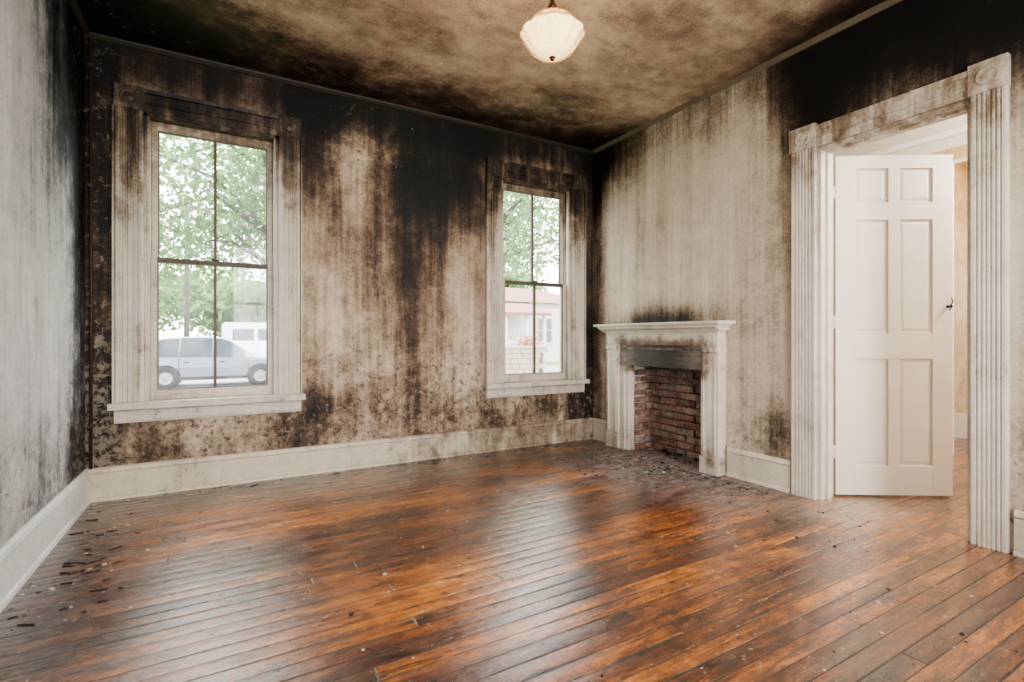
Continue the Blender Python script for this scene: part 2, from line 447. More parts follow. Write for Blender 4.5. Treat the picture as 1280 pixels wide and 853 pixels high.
ST = 0.04
hw = OPEN_W/2
winholes = [(W1C-hw, W1C+hw, WZ0-0.04, WZ1), (W2C-hw, W2C+hw, WZ0-0.04, WZ1)]
zc = lin(0, ZC, ST, (WZ0-0.04, WZ1))
panel('wall_back', (0, YB, 0), (1, 0, 0), (0, 0, 1), lin(XL, XR, ST, (W1C-hw, W1C+hw, W2C-hw, W2C+hw)), zc, winholes, M_wall_back, soot_back, (0, -1, 0), 0.18)
panel('wall_right', (XR, 0, 0), (0, 1, 0), (0, 0, 1), lin(YF, YB, ST, (DY0, DY1, FY0, FY1)), lin(0, ZC, ST, (DZ, FZ)),
      [(DY0, DY1, -1, DZ), (FY0, FY1, -1, FZ)], M_wall_right, soot_right, (-1, 0, 0), 0.14)
panel('wall_left', (XL, 0, 0), (0, 1, 0), (0, 0, 1), lin(YF, YB, ST), lin(0, ZC, ST), [], M_wall_left, soot_left, (1, 0, 0), 0.16)
R1, R2 = 0.45, 2.25
panel('wall_front', (0, YF, 0), (1, 0, 0), (0, 0, 1), lin(XL, XR, ST, (R1-hw, R1+hw, R2-hw, R2+hw)), zc,
      [(R1-hw, R1+hw, WZ0-0.04, WZ1), (R2-hw, R2+hw, WZ0-0.04, WZ1)], M_wall_right, lambda u, v: (0.15+0.4*sst(v, 2.4, 3.1), 0.2+0*u), (0, 1, 0), 0.18)
panel('ceiling', (0, 0, ZC), (1, 0, 0), (0, 1, 0), lin(XL, XR, ST), lin(YF, YB, ST), [], M_ceiling, soot_ceil, (0, 0, -1), 0.12)
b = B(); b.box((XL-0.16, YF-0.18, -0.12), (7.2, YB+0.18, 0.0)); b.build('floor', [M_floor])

# ------------------------------------------------------------------ adjoining hall beyond the door
HX = 5.77
b = B()
b.box((HX, YF, 0), (HX+0.12, 1.05, ZC)); b.box((HX, 1.99, 0), (HX+0.12, YB, ZC)); b.box((HX, 1.05, 2.72), (HX+0.12, 1.99, ZC))
b.build('wall_hall', [M_hall])
b = B(); b.box((6.95, YF, 0), (7.1, YB, ZC)); b.build('wall_far_room', [M_hall_tan])
b = B(); b.box((XR+0.14, YB, 0), (7.1, YB+0.15, ZC)); b.build('wall_hall_end', [M_hall])
b = B(); b.box((XR+0.14, YF-0.15, 0), (7.1, YF, ZC)); b.build('wall_hall_front', [M_hall])
b = B(); b.box((XR+0.14, YF-0.15, ZC), (7.1, YB+0.15, ZC+0.1)); b.build('ceiling_hall', [M_white_ceiling])
M_oak = simple_mat('stained_trim', c(212, 184, 138), 0.5, var=0.15)
b = B()
b.box((HX-0.025, 1.99, 0), (HX, 2.09, 2.83)); b.box((HX-0.025, 0.95, 0), (HX, 1.05, 2.83)); b.box((HX-0.03, 1.05, 2.72), (HX, 1.99, 2.83))
b.build('trim_hall_opening', [M_oak], bevel=0.004)
b = B(); b.box((6.925, YF+0.01, 0), (6.95, YB-0.01, 0.24)); b.box((6.93, YF+0.01, 0.24), (6.95, YB-0.01, 0.27)); b.build('baseboard_far_room', [simple_mat('white_baseboard', c(235, 233, 228), 0.5, var=0.04)], bevel=0.004)
b = B(); b.box((HX-0.04, YF+0.01, 2.94), (HX, YB-0.01, 3.00)); b.build('trim_hall_rail', [M_white_ceiling], bevel=0.006)

# ------------------------------------------------------------------ trim profiles
def flute_prof(w, t, n=5, e=0.018, d=0.006):
    pts = [(0, 0), (0, t*0.7), (0.006, t), (e, t)]
    gw = (w-2*e)/n
    for i in range(n):
        a = e+i*gw
        pts += [(a+gw*0.18, t), (a+gw*0.35, t-d), (a+gw*0.65, t-d), (a+gw*0.82, t)]
    pts += [(w-e, t), (w-0.006, t), (w, t*0.7), (w, 0)]
    return pts
def rosette(b, cen, axis, s, mat=0):
    b.lathe([(s*0.34, 0), (s*0.34, 0.002), (s*0.30, 0.005), (s*0.26, 0.001), (s*0.18, 0.001), (s*0.14, 0.004), (s*0.08, 0.006), (0.003, 0.007)], cen, axis, 20, mat)

def make_window(name, M):
    b = B(); b.M = M
    cw, ct = 0.158, 0.032
    h = hw
    for sx in (-1, 1):
        x0 = -h-cw if sx < 0 else h
        b.extrude(flute_prof(cw, ct, 4, 0.022, 0.007), (x0, 0, WZ0), (1, 0, 0), (0, -1, 0), (0, 0, 1), WZ1-WZ0)
        b.box((x0-0.003, -0.040, WZ1), (x0+cw+0.003, 0, WZ1+cw+0.002))
        rosette(b, (x0+cw/2, -0.040, WZ1+cw/2), (0, -1, 0), cw)
        bx = x0-0.012 if sx < 0 else x0+cw
        b.box((bx, -0.045, WZ0), (bx+0.012, 0, WZ1))
        jx = -h if sx < 0 else h-0.02
        b.box((jx, 0, WZ0), (jx+0.02, 0.18, WZ1), 0)
        sx0 = -h+0.02 if sx < 0 else h-0.034
        b.box((sx0, 0.0, WZ0), (sx0+0.014, 0.035, WZ1-0.02), 1)
        b.box((sx0, 0.079, WZ0), (sx0+0.014, 0.083, WZ1-0.02), 1)
        b.box((-h-cw-0.03 if sx < 0 else h+0.005, 0.181, WZ0-0.04), (-h-0.005 if sx < 0 else h+cw+0.03, 0.205, WZ1+0.1), 1)
    b.extrude([(0, 0), (0, 0.022), (0.048, 0.022), (0.054, 0.032), (0.062, 0.032), (0.068, 0.024), (0.120, 0.024), (0.128, 0.036), (cw-0.006, 0.040), (cw-0.006, 0)], (-h+0.003, 0, WZ1+0.001), (0, 0, 1), (0, -1, 0), (1, 0, 0), 2*h-0.006)
    b.box((-h, 0, WZ1-0.02), (h, 0.18, WZ1), 0)
    b.box((-h-cw, 0.181, WZ1+0.005), (h+cw, 0.205, WZ1+0.12), 1)
    b.box((-h-cw-0.03, -0.085, WZ0-0.045), (h+cw+0.03, 0.0, WZ0), 1)
    b.box((-h, 0.0, WZ0-0.04), (h, 0.20, WZ0-0.002), 1)
    b.box((-h-0.06, 0.181, WZ0-0.09), (h+0.06, 0.26, WZ0-0.042), 1)
    b.extrude([(0, 0), (0, 0.018), (0.02, 0.026), (0.085, 0.026), (0.097, 0.018), (0.097, 0)], (-h-cw-0.005, 0, WZ0-0.142), (0, 0, 1), (0, -1, 0), (1, 0, 0), 2*(h+cw)+0.01, 1)
    g = h-0.022
    mid = 1.655
    def sash(y0, y1, z0, z1, bot, top, mb, mt):
        sw = 0.050
        b.box((-g, y0, z0), (-g+sw, y1, z1), 1); b.box((g-sw, y0, z0), (g, y1, z1), 1)
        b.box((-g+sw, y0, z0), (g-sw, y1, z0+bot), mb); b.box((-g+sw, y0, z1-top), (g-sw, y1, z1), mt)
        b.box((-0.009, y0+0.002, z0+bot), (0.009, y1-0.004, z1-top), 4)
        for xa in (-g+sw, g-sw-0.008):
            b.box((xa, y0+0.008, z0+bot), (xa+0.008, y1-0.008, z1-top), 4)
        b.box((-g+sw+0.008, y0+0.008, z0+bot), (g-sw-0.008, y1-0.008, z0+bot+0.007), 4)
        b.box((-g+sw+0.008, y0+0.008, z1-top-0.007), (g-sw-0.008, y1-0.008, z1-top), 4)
        # dark joint where the sash meets the stop
        for xa in (-g+0.010, g-0.014):
            b.box((xa, y0-0.0015, z0), (xa+0.004, y0, z1), 4)
        ym = (y0+y1)/2
        for xa, xb in ((-g+sw-0.003, -0.008), (0.008, g-sw+0.003)):
            b.add([(xa, ym, z0+bot-0.003), (xb, ym, z0+bot-0.003), (xb, ym, z1-top+0.003), (xa, ym, z1-top+0.003)], [(0, 1, 2, 3)], 2)
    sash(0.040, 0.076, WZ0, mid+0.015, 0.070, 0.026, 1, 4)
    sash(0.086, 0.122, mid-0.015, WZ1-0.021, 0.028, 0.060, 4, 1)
    b.rbox((0, 0.055, mid+0.022), (0.05, 0.025, 0.014), Matrix.Identity(3), 3)
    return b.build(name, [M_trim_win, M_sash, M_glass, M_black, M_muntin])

make_window('window_1', Matrix.Translation((W1C, YB, 0)))
make_window('window_2', Matrix.Translation((W2C, YB, 0)))
Rz = Matrix.Rotation(math.pi, 4, 'Z')
make_window('added_window_3', Matrix.Translation((R1, YF, 0)) @ Rz)  # unseen rear windows, added so light enters from behind the camera
make_window('added_window_4', Matrix.Translation((R2, YF, 0)) @ Rz)

# ------------------------------------------------------------------ baseboards and crown
def base_prof():
    return [(0, 0), (0, 0.034), (0.02, 0.030), (0.024, 0.020), (0.185, 0.020), (0.195, 0.028), (0.215, 0.022), (0.225, 0.010), (0.225, 0)]
def baseboard(name, o, out, along, L, mat):
    b = B(); b.extrude(base_prof(), o, (0, 0, 1), out, along, L); b.build(name, [mat])
baseboard('baseboard_back', (XL+0.001, YB, 0), (0, -1, 0), (1, 0, 0), XR-XL-0.002, M_base)
baseboard('baseboard_left', (XL, YF+0.036, 0), (1, 0, 0), (0, 1, 0), YB-YF-0.072, M_base_left)
baseboard('baseboard_front', (XL+0.001, YF, 0), (0, 1, 0), (1, 0, 0), XR-XL-0.002, M_base)
baseboard('baseboard_right', (XR, 3.97, 0), (-1, 0, 0), (0, 1, 0), YB-3.97-0.036, M_base_right)
baseboard('baseboard_right.001', (XR, 2.085, 0), (-1, 0, 0), (0, 1, 0), 2.60-2.085, M_base_right)
baseboard('baseboard_right.002', (XR, YF+0.036, 0), (-1, 0, 0), (0, 1, 0), 0.93-YF-0.036, M_base_right)
cp = [(0, 0), (0, 0.032), (0.012, 0.028), (0.030, 0.010), (0.032, 0)]
def crown(name, o, out, along, L, m=None):
    b = B(); b.extrude(cp, o, (0, 0, -1), out, along, L); b.build(name, [m or M_crown])
crown('trim_crown_back', (XL+0.001, YB, ZC), (0, -1, 0), (1, 0, 0), XR-XL-0.002)
crown('trim_crown_left', (XL, YF+0.03, ZC), (1, 0, 0), (0, 1, 0), YB-YF-0.065)
crown('trim_crown_right', (XR, YF+0.03, ZC), (-1, 0, 0), (0, 1, 0), YB-YF-0.065, simple_mat('smoky_crown_paint', c(124, 108, 90), 0.6, var=0.4, scale=3))

# conduit in left corner
b = B()
b.tube([(XL+0.035, YB-0.03, 0.226), (XL+0.037, YB-0.03, 1.4), (XL+0.033, YB-0.028, 3.09)], [0.009]*3, 8)
for z in (0.5, 1.3, 2.1, 2.9):
    b.box((XL+0.018, YB-0.042, z), (XL+0.052, YB, z+0.02))
b.build('electrical_conduit', [simple_mat('rusty_pipe', c(84, 62, 48), 0.6, 0.3, var=0.3, scale=20)])

# ------------------------------------------------------------------ door casing + jamb
b = B()
CW = 0.150
b.extrude(flute_prof(CW+0.02, 0.034, 6), (XR, DY1, 0), (0, 1, 0), (-1, 0, 0), (0, 0, 1), DZ)
b.extrude(flute_prof(CW, 0.034, 6), (XR, DY0-CW, 0), (0, 1, 0), (-1, 0, 0), (0, 0, 1), DZ)
b.extrude([(0, 0), (0, 0.026), (0.04, 0.026), (0.046, 0.034), (0.056, 0.034), (0.062, 0.027), (0.105, 0.027), (0.112, 0.036), (CW-0.01, 0.038), (CW-0.01, 0)], (XR, DY0+0.005, DZ+0.003), (0, 0, 1), (-1, 0, 0), (0, 1, 0), DY1-DY0-0.010)
for ya, yb in ((DY1-0.004, DY1+CW+0.024), (DY0-CW-0.004, DY0+0.004)):
    b.box((XR-0.044, ya, DZ), (XR, yb, DZ+CW+0.012))
    rosette(b, (XR-0.044, (ya+yb)/2, DZ+CW/2+0.005), (-1, 0, 0), CW)
b.box((XR, DY1-0.02, 0), (XR+0.15, DY1, DZ)); b.box((XR, DY0, 0), (XR+0.15, DY0+0.02, DZ)); b.box((XR, DY0+0.02, DZ-0.02), (XR+0.15, DY1-0.02, DZ))
b.box((XR+0.06, DY1-0.032, 0), (XR+0.10, DY1-0.02, DZ-0.02)); b.box((XR+0.06, DY0+0.02, 0), (XR+0.10, DY0+0.032, DZ-0.02)); b.box((XR+0.06, DY0+0.032, DZ-0.032), (XR+0.10, DY1-0.032, DZ-0.02))
b.box((XR+0.141, DY1, 0), (XR+0.165, DY1+0.12, DZ+0.12)); b.box((XR+0.141, DY0-0.12, 0), (XR+0.165, DY0, DZ+0.12)); b.box((XR+0.141, DY0, DZ), (XR+0.165, DY1, DZ+0.12))
b.build('trim_door_casing', [M_trim_door])

# six-panel door (local: x along leaf from hinge, y thickness, z up)
b = B()
ang = math.radians(-32)
b.M = Matrix.Translation((3.662, 1.885, 0.012)) @ Matrix.Rotation(ang, 4, 'Z')
DW, DH, DT = 0.785, 2.345, 0.042
stl, ms = 0.135, 0.075
pw = (DW-2*stl-ms)/2
zs = [(0.20, 0.94), (1.12, 1.90), (2.02, 2.255)]
rails = [(0, 0.20), (0.94, 1.12), (1.90, 2.02), (2.255, DH)]
b.box((0, 0, 0), (stl, DT, DH)); b.box((DW-stl, 0, 0), (DW, DT, DH))
for z0, z1 in rails:
    b.box((stl, 0, z0), (DW-stl, DT, z1))
for z0, z1 in zs:
    b.box((stl+pw, 0, z0), (stl+pw+ms, DT, z1))
    for xa in (stl, stl+pw+ms):
        xb = xa+pw
        b.box((xa, DT*0.30, z0), (xb, DT*0.70, z1))
        for ysgn in (0, 1):
            yo = DT*0.30 if ysgn == 0 else DT*0.70
            yi = DT*0.18 if ysgn == 0 else DT*0.82
            o1, o2 = 0.012, 0.030
            vs = [(xa+o1, yo, z0+o1), (xb-o1, yo, z0+o1), (xb-o1, yo, z1-o1), (xa+o1, yo, z1-o1),
                  (xa+o2, yi, z0+o2), (xb-o2, yi, z0+o2), (xb-o2, yi, z1-o2), (xa+o2, yi, z1-o2)]
            b.add(vs, [(4, 5, 6, 7), (0, 1, 5, 4), (1, 2, 6, 5), (2, 3, 7, 6), (3, 0, 4, 7), (0, 3, 2, 1)])
for sy, yo in ((-1, 0), (1, DT)):
    b.lathe([(0.010, 0), (0.010, 0.004), (0.005, 0.006), (0.005, 0.022), (0.010, 0.026), (0.009, 0.034), (0.002, 0.036)], (DW-0.035, yo, 1.30), (0, sy, 0), 14, 1)
b.tube([(DW-0.035, -0.024, 1.30), (DW-0.020, -0.026, 1.335), (DW-0.032, -0.026, 1.36)], [0.004, 0.004, 0.003], 6, 1)
b.tube([(DW-0.035, -0.024, 1.30), (DW-0.045, -0.026, 1.27)], [0.004, 0.003], 6, 1)
for z in (0.25, 1.15, 2.05):
    b.lathe([(0.008, 0), (0.008, 0.09)], (-0.006, DT*0.2, z), (0, 0, 1), 10, 0)
b.build('door_1', [M_door, M_black], bevel=0.002)

# ------------------------------------------------------------------ fireplace
b = B()
XF = XR-0.10
XW = XR-0.004
def pil(y0, y1):
    b.box((XF-0.012, y0-0.006, 0), (XW, y1+0.006, 0.13))
    b.box((XF, y0, 0.13), (XW, y1, 0.985))
    b.box((XF-0.008, y0+0.022, 0.16), (XF, y0+0.034, 0.95)); b.box((XF-0.008, y1-0.034, 0.16), (XF, y1-0.022, 0.95))
    b.box((XF-0.008, y0+0.034, 0.16), (XF, y1-0.034, 0.172)); b.box((XF-0.008, y0+0.034, 0.938), (XF, y1-0.034, 0.95))
    b.box((XF-0.014, y0-0.008, 0.985), (XW, y1+0.008, 1.012))
    b.box((XF-0.006, y0, 1.012), (XW, y1, 1.14))
    b.box((XF-0.014, y0+0.03, 1.035), (XF-0.006, y1-0.03, 1.12))
P0, P1 = 2.62, 3.95
pil(P0, P0+0.165); pil(P1-0.165, P1)
b.box((XF+0.012, P0+0.165, 1.03), (XW, P1-0.165, 1.14))
b.box((XF+0.030, P0+0.165, FZ), (XW, P1-0.165, 1.03), 1)
b.box((XF+0.022, P0+0.165, 0.985), (XF+0.03, P1-0.165, 1.005), 0)
b.box((XF+0.022, 3.66, 0), (XW, P1-0.165, FZ), 0)
b.box((XF+0.010, 3.70, 0), (XF+0.022, 3.725, FZ), 0)
b.extrude([(0, 0), (0, 0.13), (0.008, 0.13), (0.026, 0.17), (0.035, 0.17), (0.035, 0)], (XW, P0-0.035, 1.155), (0, 0, 1), (-1, 0, 0), (0, 1, 0), P1-P0+0.07)
b.box((XF-0.002, P0-0.002, 1.14), (XW, P1+0.002, 1.155))
b.extrude([(0, 0), (0, 0.200), (0.006, 0.210), (0.020, 0.210), (0.026, 0.200), (0.026, 0)], (XW, P0-0.09, 1.206), (0, 0, 1), (-1, 0, 0), (0, 1, 0), P1-P0+0.17)
b.box((XR-0.185, P0-0.06, 1.19), (XW, P1+0.05, 1.206))
b.build('fireplace', [M_mantel, M_frieze_burn])
# firebox: masonry recess with individually laid bricks
def mortar_mat():
    k = NT('sooty_mortar'); p = k.pos()
    return k.finish(k.principled(k.mix(k.noise(p, 12, 8, 0.7), c(40, 35, 32), c(172, 160, 147)), 0.9, k.bump(k.noise(p, 40, 5), 0.5, 0.01)))
def brick_mat():
    k = NT('old_red_brick'); p = k.pos()
    z = k.node('ShaderNodeSeparateXYZ', {0: p}).outputs[2]
    rnd = k.node('ShaderNodeNewGeometry').outputs['Random Per Island']
    col = k.ramp(rnd, [(0, c(108, 76, 66)), (0.35, c(146, 106, 92)), (0.7, c(162, 132, 118)), (1, c(132, 117, 108))])
    n = k.noise(p, 6, 9, 0.75)
    s = k.smooth(k.wadd(z, n, 2.2), 0.38, 1.05)
    col = k.mix(k.math('MULTIPLY', s, 0.75), col, c(40, 34, 32))
    sp = k.smooth(k.noise(p, 16, 9, 0.78), 0.46, 0.60)
    col = k.mix(k.math('MULTIPLY', sp, 0.45), col, c(192, 178, 166))
    d2 = k.smooth(k.noise(k.mapv(p, (1, 1, 1), (4, 4, 4)), 11, 9, 0.78), 0.49, 0.61)
    col = k.mix(k.math('MULTIPLY', d2, 0.6), col, c(46, 38, 35))
    return k.finish(k.principled(col, 0.9, k.bump(k.noise(p, 40, 7, 0.75), 0.8, 0.012)))
b = B()
FX1 = XR+0.24
b.box((FX1, FY0-0.12, 0.001), (FX1+0.08, FY1+0.10, 1.0), 0)
b.box((XR+0.145, FY1, 0.001), (FX1, FY1+0.10, 1.0), 0)
b.box((XR+0.145, FY0-0.12, 0.001), (FX1, FY0, 1.0), 0)
b.box((XR+0.145, FY0, FZ+0.02), (FX1, FY1, 1.0), 0)
bh, bl = 0.066, 0.205
rz = 0
z = 0.004
def brick(x0, y0, z0, x1, y1, z1):
    j = lambda: random.uniform(-0.0045, 0.0045)
    vs = [(x+j(), y+j(), zz+j()) for x, y, zz in [(x0,y0,z0),(x1,y0,z0),(x1,y1,z0),(x0,y1,z0),(x0,y0,z1),(x1,y0,z1),(x1,y1,z1),(x0,y1,z1)]]
    b.add(vs, [(0,3,2,1),(4,5,6,7),(0,1,5,4),(1,2,6,5),(2,3,7,6),(3,0,4,7)], 1)
while z+bh < FZ+0.02:
    off = (rz % 2)*0.5*bl
    y = FY0-off
    while y < FY1:
        a = max(y, FY0+0.006); e = min(y+bl-0.014, FY1-0.006)
        if e-a > 0.03:
            brick(FX1-0.024-random.uniform(0.0, 0.026), a, z, FX1, e, z+bh-0.014)
        y += bl
    for side in (0, 1):
        x = XR-0.02+((rz+side) % 2)*-0.5*bl
        while x < FX1-0.03:
            a = max(x, XR+0.003); e = min(x+bl-0.014, FX1-0.03)
            if e-a > 0.03:
                d = random.uniform(0.0, 0.014)
                if side:
                    brick(a, FY1-0.018-d, z, e, FY1-0.004, z+bh-0.014)
                else:
                    brick(a, FY0+0.004, z, e, FY0+0.018+d, z+bh-0.014)
            x += bl
    z += bh; rz += 1
b.build('wall_firebox', [mortar_mat(), brick_mat()])

# ------------------------------------------------------------------ debris
M_ash = simple_mat('grey_ash', c(120, 111, 104), 0.95, var=0.3); M_char = simple_mat('charcoal', c(26, 23, 21), 0.8, var=0.3)
M_chip = simple_mat('plaster_chip', c(196, 183, 166), 0.9, var=0.2)
M_rbr = simple_mat('brick_crumb', c(124, 98, 88), 0.9, var=0.3)
b = B()
def chips(spots, mats, smin, smax, lim=None):
    for (x, y, sx, sy, n) in spots:
        for _ in range(n):
            px = x+random.gauss(0, sx); py = y+random.gauss(0, sy)
            s = random.uniform(smin, smax)*random.choice((0.5, 0.7, 1, 1.6))
            if lim:
                px = min(max(px, lim[0]), lim[1]); py = min(max(py, lim[2]), lim[3])
            else:
                px = min(max(px, XL+0.06), XR-0.16); py = min(max(py, YF+0.1), YB-0.06)
            h = s*random.uniform(0.15, 0.5)
            m = random.randint(4, 6); a0 = random.random()*6.28
            ring = [(px+math.cos(a0+6.28*i/m)*s*random.uniform(0.5, 1), py+math.sin(a0+6.28*i/m)*s*random.uniform(0.4, 0.9)) for i in range(m)]
            vs = [(q[0], q[1], 0.0005) for q in ring] + [(px+(q[0]-px)*0.8, py+(q[1]-py)*0.8, h*random.uniform(0.6, 1)) for q in ring]
            fs = [tuple(range(m))[::-1], tuple(range(m, 2*m))] + [(i, (i+1) % m, m+(i+1) % m, m+i) for i in range(m)]
            b.add(vs, fs, random.choice(mats))
chips([(3.20, 3.2, 0.12, 0.30, 340), (2.95, 3.3, 0.30, 0.50, 260), (3.30, 2.35, 0.05, 0.12, 50)], [0, 1, 1, 2, 2, 3], 0.004, 0.015)
chips([(1.3, 4.22, 1.5, 0.03, 280), (2.6, 4.1, 0.5, 0.10, 120), (2.9, 1.9, 0.35, 0.3, 150), (3.2, 1.6, 0.15, 0.2, 90), (-0.6, 3.0, 0.12, 0.6, 180), (1.8, 2.2, 1.1, 0.9, 280), (2.4, 0.9, 0.5, 0.3, 130), (0.5, 2.0, 0.5, 0.5, 70)], [0, 0, 1, 2], 0.003, 0.009)
for (x, y, n, sx, sy) in ((-0.62, 3.1, 26, 0.10, 0.35), (1.9, 4.18, 16, 0.9, 0.04), (3.1, 3.3, 12, 0.12, 0.35)):
    for _ in range(n):
        L = random.uniform(0.02, 0.07)
        b.rbox((max(XL+0.09, min(XR-0.2, x+random.gauss(0, sx))), min(YB-0.09, y+random.gauss(0, sy)), 0.002), (L, 0.005, 0.003), Matrix.Rotation(random.uniform(-0.6, 0.6), 3, 'Z'), 2)
b.build('fire_debris', [M_chip, M_ash, M_char, M_rbr], origin=(1.3, 2.5, 0), recalc=False)
b = B()
lim = (XR+0.01, FX1-0.07, FY0+0.07, FY1-0.07)
chips([(3.58, 3.2, 0.08, 0.25, 220)], [0, 1, 2, 2], 0.006, 0.02, lim)
chips([(3.62, 3.2, 0.05, 0.25, 34)], [2, 0, 1], 0.03, 0.045, lim)
b.build('firebox_rubble', [M_ash, M_char, M_rbr], origin=(3.58, 3.2, 0), recalc=False)

# ------------------------------------------------------------------ pendant lamp
def shade_mat():
    k = NT('amber_pressed_glass')
    p = k.node('ShaderNodeTexCoord').outputs['Object']
    v = k.node('ShaderNodeTexVoronoi', {'Vector': p, 'Scale': 62.0}).outputs[0]
    cl = k.noise(p, 14, 5, 0.6, 1.0)
    f = k.math('MULTIPLY_ADD', v, 0.40, k.math('MULTIPLY', cl, 0.45))
    lw = k.node('ShaderNodeLayerWeight', {0: 0.35}).outputs['Facing']
    f = k.math('MULTIPLY_ADD', k.smooth(lw, 0.3, 0.95), 0.50, f)
    col = k.mix(k.smooth(f, 0.25, 1.0), c(255, 230, 170), c(222, 136, 62))
    hot = k.smooth(lw, 0.0, 0.85, 3.6, 1.0)
    em = k.node('ShaderNodeEmission', {0: col, 1: hot}).outputs[0]
    pr = k.principled(c(226, 180, 124), 0.2, k.bump(v, 0.6, 0.008))
    return k.finish(k.node('ShaderNodeMixShader', {0: 0.65, 1: pr, 2: em}).outputs[0])
LX, LY, LZ = 1.377, 2.01, 2.462
b = B()
rip = lambda a, z: 1+0.045*abs(math.cos(a*6))*(1 if 0.015 < z < 0.17 else 0)
ZS = 0.86
b.lathe([(r, z*ZS) for r, z in [(0.012, 0.0), (0.040, 0.002), (0.070, 0.012), (0.096, 0.034), (0.118, 0.066), (0.134, 0.098), (0.147, 0.118), (0.152, 0.128), (0.150, 0.137), (0.134, 0.150), (0.114, 0.172), (0.104, 0.195), (0.100, 0.208), (0.094, 0.206), (0.108, 0.17), (0.13, 0.135), (0.11, 0.075), (0.05, 0.02)]], (LX, LY, LZ), (0, 0, 1), 96, 0, ripple=rip)
b.lathe([(0.004, -0.016), (0.010, -0.011), (0.007, -0.004), (0.015, 0.0), (0.026, 0.006)], (LX, LY, LZ), (0, 0, 1), 20, 1)
b.lathe([(0.014, 0.10), (0.014, 0.22), (0.022, 0.23), (0.022, 0.25), (0.012, 0.265), (0.011, ZC-LZ-0.05), (0.05, ZC-LZ-0.03), (0.065, ZC-LZ-0.002)], (LX, LY, LZ), (0, 0, 1), 20, 1)
for a in range(3):
    t = a*2.094
    b.tube([(LX+0.015*math.cos(t), LY+0.015*math.sin(t), LZ+0.24), (LX+0.06*math.cos(t), LY+0.06*math.sin(t), LZ+0.215), (LX+0.100*math.cos(t), LY+0.100*math.sin(t), LZ+0.175)], [0.003]*3, 6, 1)
b.build('pendant_lamp', [shade_mat(), simple_mat('dark_bronze', c(70, 48, 30), 0.4, 0.7)], origin=(LX, LY, LZ))

# ------------------------------------------------------------------ exterior
GZ = -0.5
def ground_mat():
    k = NT('street_and_grass'); p = k.pos()
    y = k.node('ShaderNodeSeparateXYZ', {0: p}).outputs[1]
    n = k.noise(p, 0.8, 6)
    grass = k.mix(n, c(84, 106, 58), c(126, 142, 90))
    road = k.mix(n, c(130, 128, 126), c(150, 148, 146))
    m = k.math('MULTIPLY', k.smooth(y, 15.0, 15.2), k.smooth(y, 24.0, 24.2, 1, 0))
    return k.finish(k.principled(k.mix(m, grass, road), 0.9, k.bump(k.noise(p, 12, 6), 0.3, 0.02)))
b = B(); b.box((-70, -60, GZ-0.3), (80, 95, GZ)); b.build('ground', [ground_mat()])
M_fnd = simple_mat('foundation', c(130, 124, 116), 0.9)
b = B(); b.box((XL-0.1, YF-0.1, GZ), (7.1, YB+0.12, -0.121)); b.build('house_foundation', [M_fnd])

def leaf_mat(name, a, bb):
    k = NT(name)
    rnd = k.node('ShaderNodeNewGeometry').outputs['Random Per Island']
    col = k.mix(rnd, a, bb)
    d = k.node('ShaderNodeBsdfDiffuse', {0: col}).outputs[0]
    t = k.node('ShaderNodeBsdfTranslucent', {0: col}).outputs[0]
    return k.finish(k.node('ShaderNodeMixShader', {0: 0.5, 1: d, 2: t}).outputs[0])
M_leaf = leaf_mat('leaves', c(76, 106, 62), c(136, 162, 106))
M_bark = simple_mat('bark', c(84, 72, 62), 0.9, var=0.3)
def tree(name, x, y, h, r, nleaf, seed, trunk=0.2, lsize=0.14, clear=0.0):
    rs = np.random.RandomState(seed)
    b = B()
    th = h*0.38
    b.tube([(x, y, GZ-0.02), (x+0.05, y, GZ+th*0.5), (x-0.05, y, GZ+th), (x, y+0.1, GZ+h*0.75)], [trunk*1.3, trunk, trunk*0.8, trunk*0.3], 10, 0)
    tips = []
    for i in range(20):
        a = i*2.4+rs.rand()
        z0 = GZ+th*0.8+rs.rand()*(h*0.35)
        ln = r*(0.4+0.7*rs.rand())
        p0 = Vector((x, y, z0))
        p1 = p0+Vector((math.cos(a)*ln*0.5, math.sin(a)*ln*0.5, h*0.08*(0.5+rs.rand())))
        p2 = p0+Vector((math.cos(a)*ln, math.sin(a)*ln, h*0.16*(rs.rand()*1.3-0.2)))
        p2.z = max(p2.z, clear+0.4)
        b.tube([p0, p1, p2], [trunk*0.4, trunk*0.22, trunk*0.06], 6, 0)
        tips += [p1, p2]
    tips.append(Vector((x, y, GZ+h*0.85)))
    per = nleaf//len(tips)
    for t in tips:
        P = rs.normal(0, 1, (per, 3))*np.array([r*0.17, r*0.17, r*0.12])+np.array(t)
        for p in P:
            if p[2] < clear: continue
            u = rs.normal(0, 1, 3); u /= np.linalg.norm(u)
            w = np.cross(u, rs.normal(0, 1, 3)); w /= np.linalg.norm(w)
            s = lsize*(0.6+rs.rand()*0.7)
            b.add([p-u*s*0.6, p+w*s*0.3, p+u*s*0.6, p-w*s*0.3], [(0, 1, 2, 3)], 1)
    return b.build(name, [M_bark, M_leaf], origin=(x, y, GZ), recalc=False)
tree('tree', 1.0, 13.5, 9.0, 3.4, 13000, 1, 0.16, clear=2.0)
tree('tree.001', -4.2, 14.0, 9.5, 3.6, 13000, 2, 0.22, clear=1.6)
tree('tree.002', 6.3, 12.5, 9.5, 3.2, 11000, 3, 0.2, clear=3.0)
tree('tree.003', -8.0, 46.0, 10.0, 6.0, 3500, 4, 0.3, 0.6)
tree('tree.004', 0.5, 52.0, 8.0, 5.5, 3500, 5, 0.3, 0.6)
tree('tree.005', 5.0, 44.0, 7.0, 5.0, 3500, 6, 0.3, 0.6)
tree('tree.006', 20.0, 42.0, 11.0, 5.0, 3500, 8, 0.3, 0.6)
tree('tree.007', -15.0, 48.0, 9.0, 6.0, 3500, 9, 0.3, 0.6)

